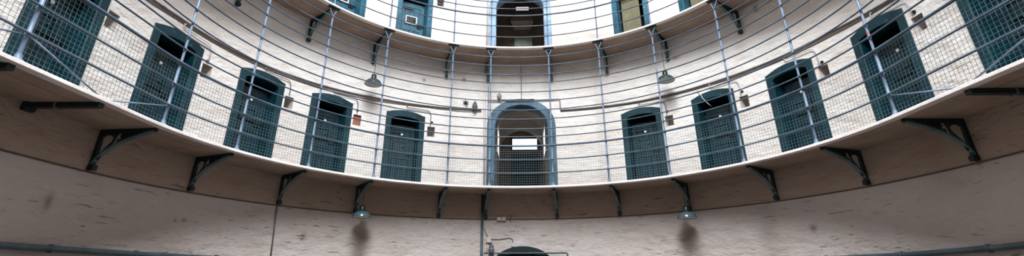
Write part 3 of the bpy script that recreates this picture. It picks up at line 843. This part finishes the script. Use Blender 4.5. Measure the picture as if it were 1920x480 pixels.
# well-glass fittings
def fitting(s, z, sc, label, name='wall_lantern', up=1):
    root = empty(name, pt(s, RW, z), rot(s)); tag(root, label, 'wall light', 'well-glass wall lights')
    q = lambda l: [(r * sc, v * sc) for r, v in l]
    c = (0, -.09, 0)
    MB().lathe(q([(.001, -.1), (.06, -.1), (.075, -.07), (.075, -.02), (.07, -.01)]), c, 18).build('body', M['pipe'], root)
    MB().lathe(q([(.07, -.01), (.082, 0), (.082, .03), (.07, .04)]), c, 18).build('ring', M['conduit'], root)
    MB().lathe(q([(.066, .04), (.062, .08), (.045, .12), (.022, .14), (.02, .175), (.001, .18)]), c, 18).build('dome', M['pipe'], root)
    a = MB().tube([(0, 0, -.06 * sc), (0, -.06, -.06 * sc)], .018, 8); a.tube([(0, -.09, -.1 * sc), (0, -.09, -.17 * sc)], .016, 8)
    a.build('arm', M['conduit'], root)
    return root
fitting(-10.95, 6.43, 1.0, 'grey bell-shaped light on the conduit left of the lower archway')
fitting(-6.2, 2.42, 1.0, 'grey bell-shaped light beside the pipe near the arched ground door')
wr = MB()
for a in range(7): wr.tube([pt(-13.3, RW - .012, 6.56), pt(-13.3 + .75 * math.cos(a * .9), RW - .05, 6.56 + .085 * math.sin(a * .9))], .012, 6)
wr.lathe([(.001, 0), (.04, .004), (.03, .04), (.001, .05)], pt(-13.3, RW, 6.56), 12, Matrix.Rotation(rot(-13.3), 3, 'Z') @ Matrix.Rotation(PI / 2, 3, 'X'))
wr.tube([pt(-13.1, RW - .03, 6.52), pt(-12.95, RW - .03, 6.4)], .008, 6)
tag(wr.build('wire_tuft', M['dark'], None, pt(-13.3, RW, 6.5)), 'dark splayed tuft of wires left of the bell-shaped wall light', 'wires')
cg = empty('lamp_cage', pt(-4.6, RW, 6.70), rot(-4.6)); tag(cg, 'small wire lamp cage standing on the bar over the lower arch', 'lamp cage')
MB().lathe([(.001, 0), (.05, 0), (.05, .03), (.03, .045), (.001, .045)], (0, -.08, 0), 14).build('socket', M['conduit'], cg)
cm = MB()
for a in range(6): cm.tube([(.05 * math.cos(a * PI / 3), -.08 + .05 * math.sin(a * PI / 3), .03), (.075 * math.cos(a * PI / 3), -.08 + .075 * math.sin(a * PI / 3), .1), (.03 * math.cos(a * PI / 3), -.08 + .03 * math.sin(a * PI / 3), .18), (0, -.08, .2)], .005, 6)
cm.tube([(.072 * math.cos(a * PI / 8), -.08 + .072 * math.sin(a * PI / 8), .1) for a in range(17)], .005, 6, False)
cm.build('cage', M['cable'], cg)
# around the ground door
wallpipe('conduit.005', [(-8.0, H(.1215)), (1.0, H(.1215)), (11.2, H(.121)), (11.5, H(.117)), (11.5, 1.2)], .022, M['pipe'], 'blue grey conduit crossing in front of the arched ground door head', 'conduit', .12, 8)
o = MB().box(pt(-6.85, RW - .035, 2.67), (.13, .07, .14), Matrix.Rotation(rot(-6.85), 3, 'Z')).build('junction_box.001', M['cream'], None, pt(-6.85, RW, 2.6)); bevel(o, .012)
tag(o, 'cream square junction box above the lower bell-shaped light', 'junction box')
o = MB().box(pt(-1.1, RW - .035, 2.54), (.08, .06, .09), Matrix.Rotation(rot(-1.1), 3, 'Z')).build('junction_box.002', M['cream'], None, pt(-1.1, RW, 2.5)); bevel(o, .01)
tag(o, 'small cream junction box just above the arched ground door', 'junction box')
wallpipe('cable.005', [(-6.2, 2.69), (-4.5, 2.685), (-2.0, 2.725), (-1.2, 2.69), (-1.1, 2.58)], .009, M['cable'], 'brown cable linking the two cream junction boxes', 'cable', .015, 6, 1, False)
wallpipe('cable.006', [(-7.9, 2.98), (-7.5, 2.85), (-7.0, 2.74)], .008, M['cable'], 'short brown cable from the vertical pipe to the square junction box', 'cable', .02, 6, 1, False)
wallpipe('cable.007', [(-7.1, 2.6), (-7.25, 2.36)], .012, M['cream'], 'short pale cable below the square junction box', 'cable', .02, 6, 1, False)
# thin conduit down from the fourth bracket
wallpipe('conduit.006', [(-53.6, 3.2), (-53.5, 2.9), (-53.1, 2.15)], .014, M['conduit'], 'thin dark conduit running down the wall from a bracket foot', 'conduit', .02, 8)
# big low pipes left and right
wallpipe('heating_pipe', [(-128, H(.077)), (-83, H(.0785)), (-66, H(.0765)), (-40, H(.076))], .045, M['pipe'], 'thick blue green pipe along the bottom left of the wall', 'pipe', .075, 12)
wallpipe('heating_pipe.001', [(40, H(.067)), (75, H(.0665)), (84, H(.070)), (92, H(.0735)), (128, H(.074))], .045, M['pipe'], 'thick blue green pipe along the bottom right of the wall', 'pipe', .075, 12)
# loose white wire over the second door right of the arch
lw = MB().tube([pt(44.9, RW - .03, 6.19), pt(45.3, RW - .05, 6.17), pt(45.6, RW - .08, 6.12), pt(46.0, RW - .07, 5.95), pt(46.9, RW - .04, 5.78), pt(47.2, RW + .05, 5.72)], .009, 6)
tag(lw.build('loose_wire', M['white'], None, pt(45.6, RW, 5.7)), 'loose white wire hanging over the corner of a right hand cell door', 'wire')

# ------------------------------------------------------------------ daylight through the long roof light
cm_ = MB()
for x0, x1, y0, y1 in ((-RW - .3, -SKX, -NAVE - .2, RW + .3), (SKX, RW + .3, -NAVE - .2, RW + .3), (-SKX, SKX, -NAVE - .2, SKY0), (-SKX, SKX, SKY1, RW + .3)):
    cm_.box(((x0 + x1) / 2, (y0 + y1) / 2, TOP + .1), (x1 - x0, y1 - y0, .2))
tag(cm_.build('ceiling', M['floor']), 'plain ceiling round the long roof light', 'ceiling', None, 'structure')
la = bpy.data.lights.new('roof_light', 'AREA'); la.shape = 'RECTANGLE'; la.size = 2 * SKX; la.size_y = SKY1 - SKY0
la.energy = 16000; la.color = (.92, .97, 1.0)
lo = bpy.data.objects.new('roof_light', la); col.objects.link(lo); lo.location = (0, (SKY0 + SKY1) / 2, TOP + .15)
w = bpy.data.worlds.new('overcast'); scene.world = w; w.use_nodes = True
bg = w.node_tree.nodes['Background']; bg.inputs['Color'].default_value = (.93, .97, 1.0, 1); bg.inputs['Strength'].default_value = .05

# ------------------------------------------------------------------ camera
F, TH, ROLL, CY = 870.9, .38711, -.00414, 171.98
cam = bpy.data.cameras.new('camera'); co = bpy.data.objects.new('camera', cam); col.objects.link(co)
cam.sensor_fit = 'HORIZONTAL'; cam.sensor_width = 36; cam.lens = F / 1920 * 36
cam.shift_y = -(240 - CY) / 1920
cam.clip_start = .05; cam.clip_end = 200
co.matrix_world = Matrix.Translation((-.02502 * S, -1.15659 * S, CAMZ)) @ Matrix.Rotation(PI / 2 + TH, 4, 'X') @ Matrix.Rotation(ROLL, 4, 'Z')
scene.camera = co
vs_ = scene.view_settings
vs_.view_transform = 'Standard'; vs_.look = 'None'; vs_.gamma = 1; vs_.use_curve_mapping = False; vs_.exposure = -0.42
scene.cycles.use_denoising = True
scene.cycles.max_bounces = 8; scene.cycles.diffuse_bounces = 6
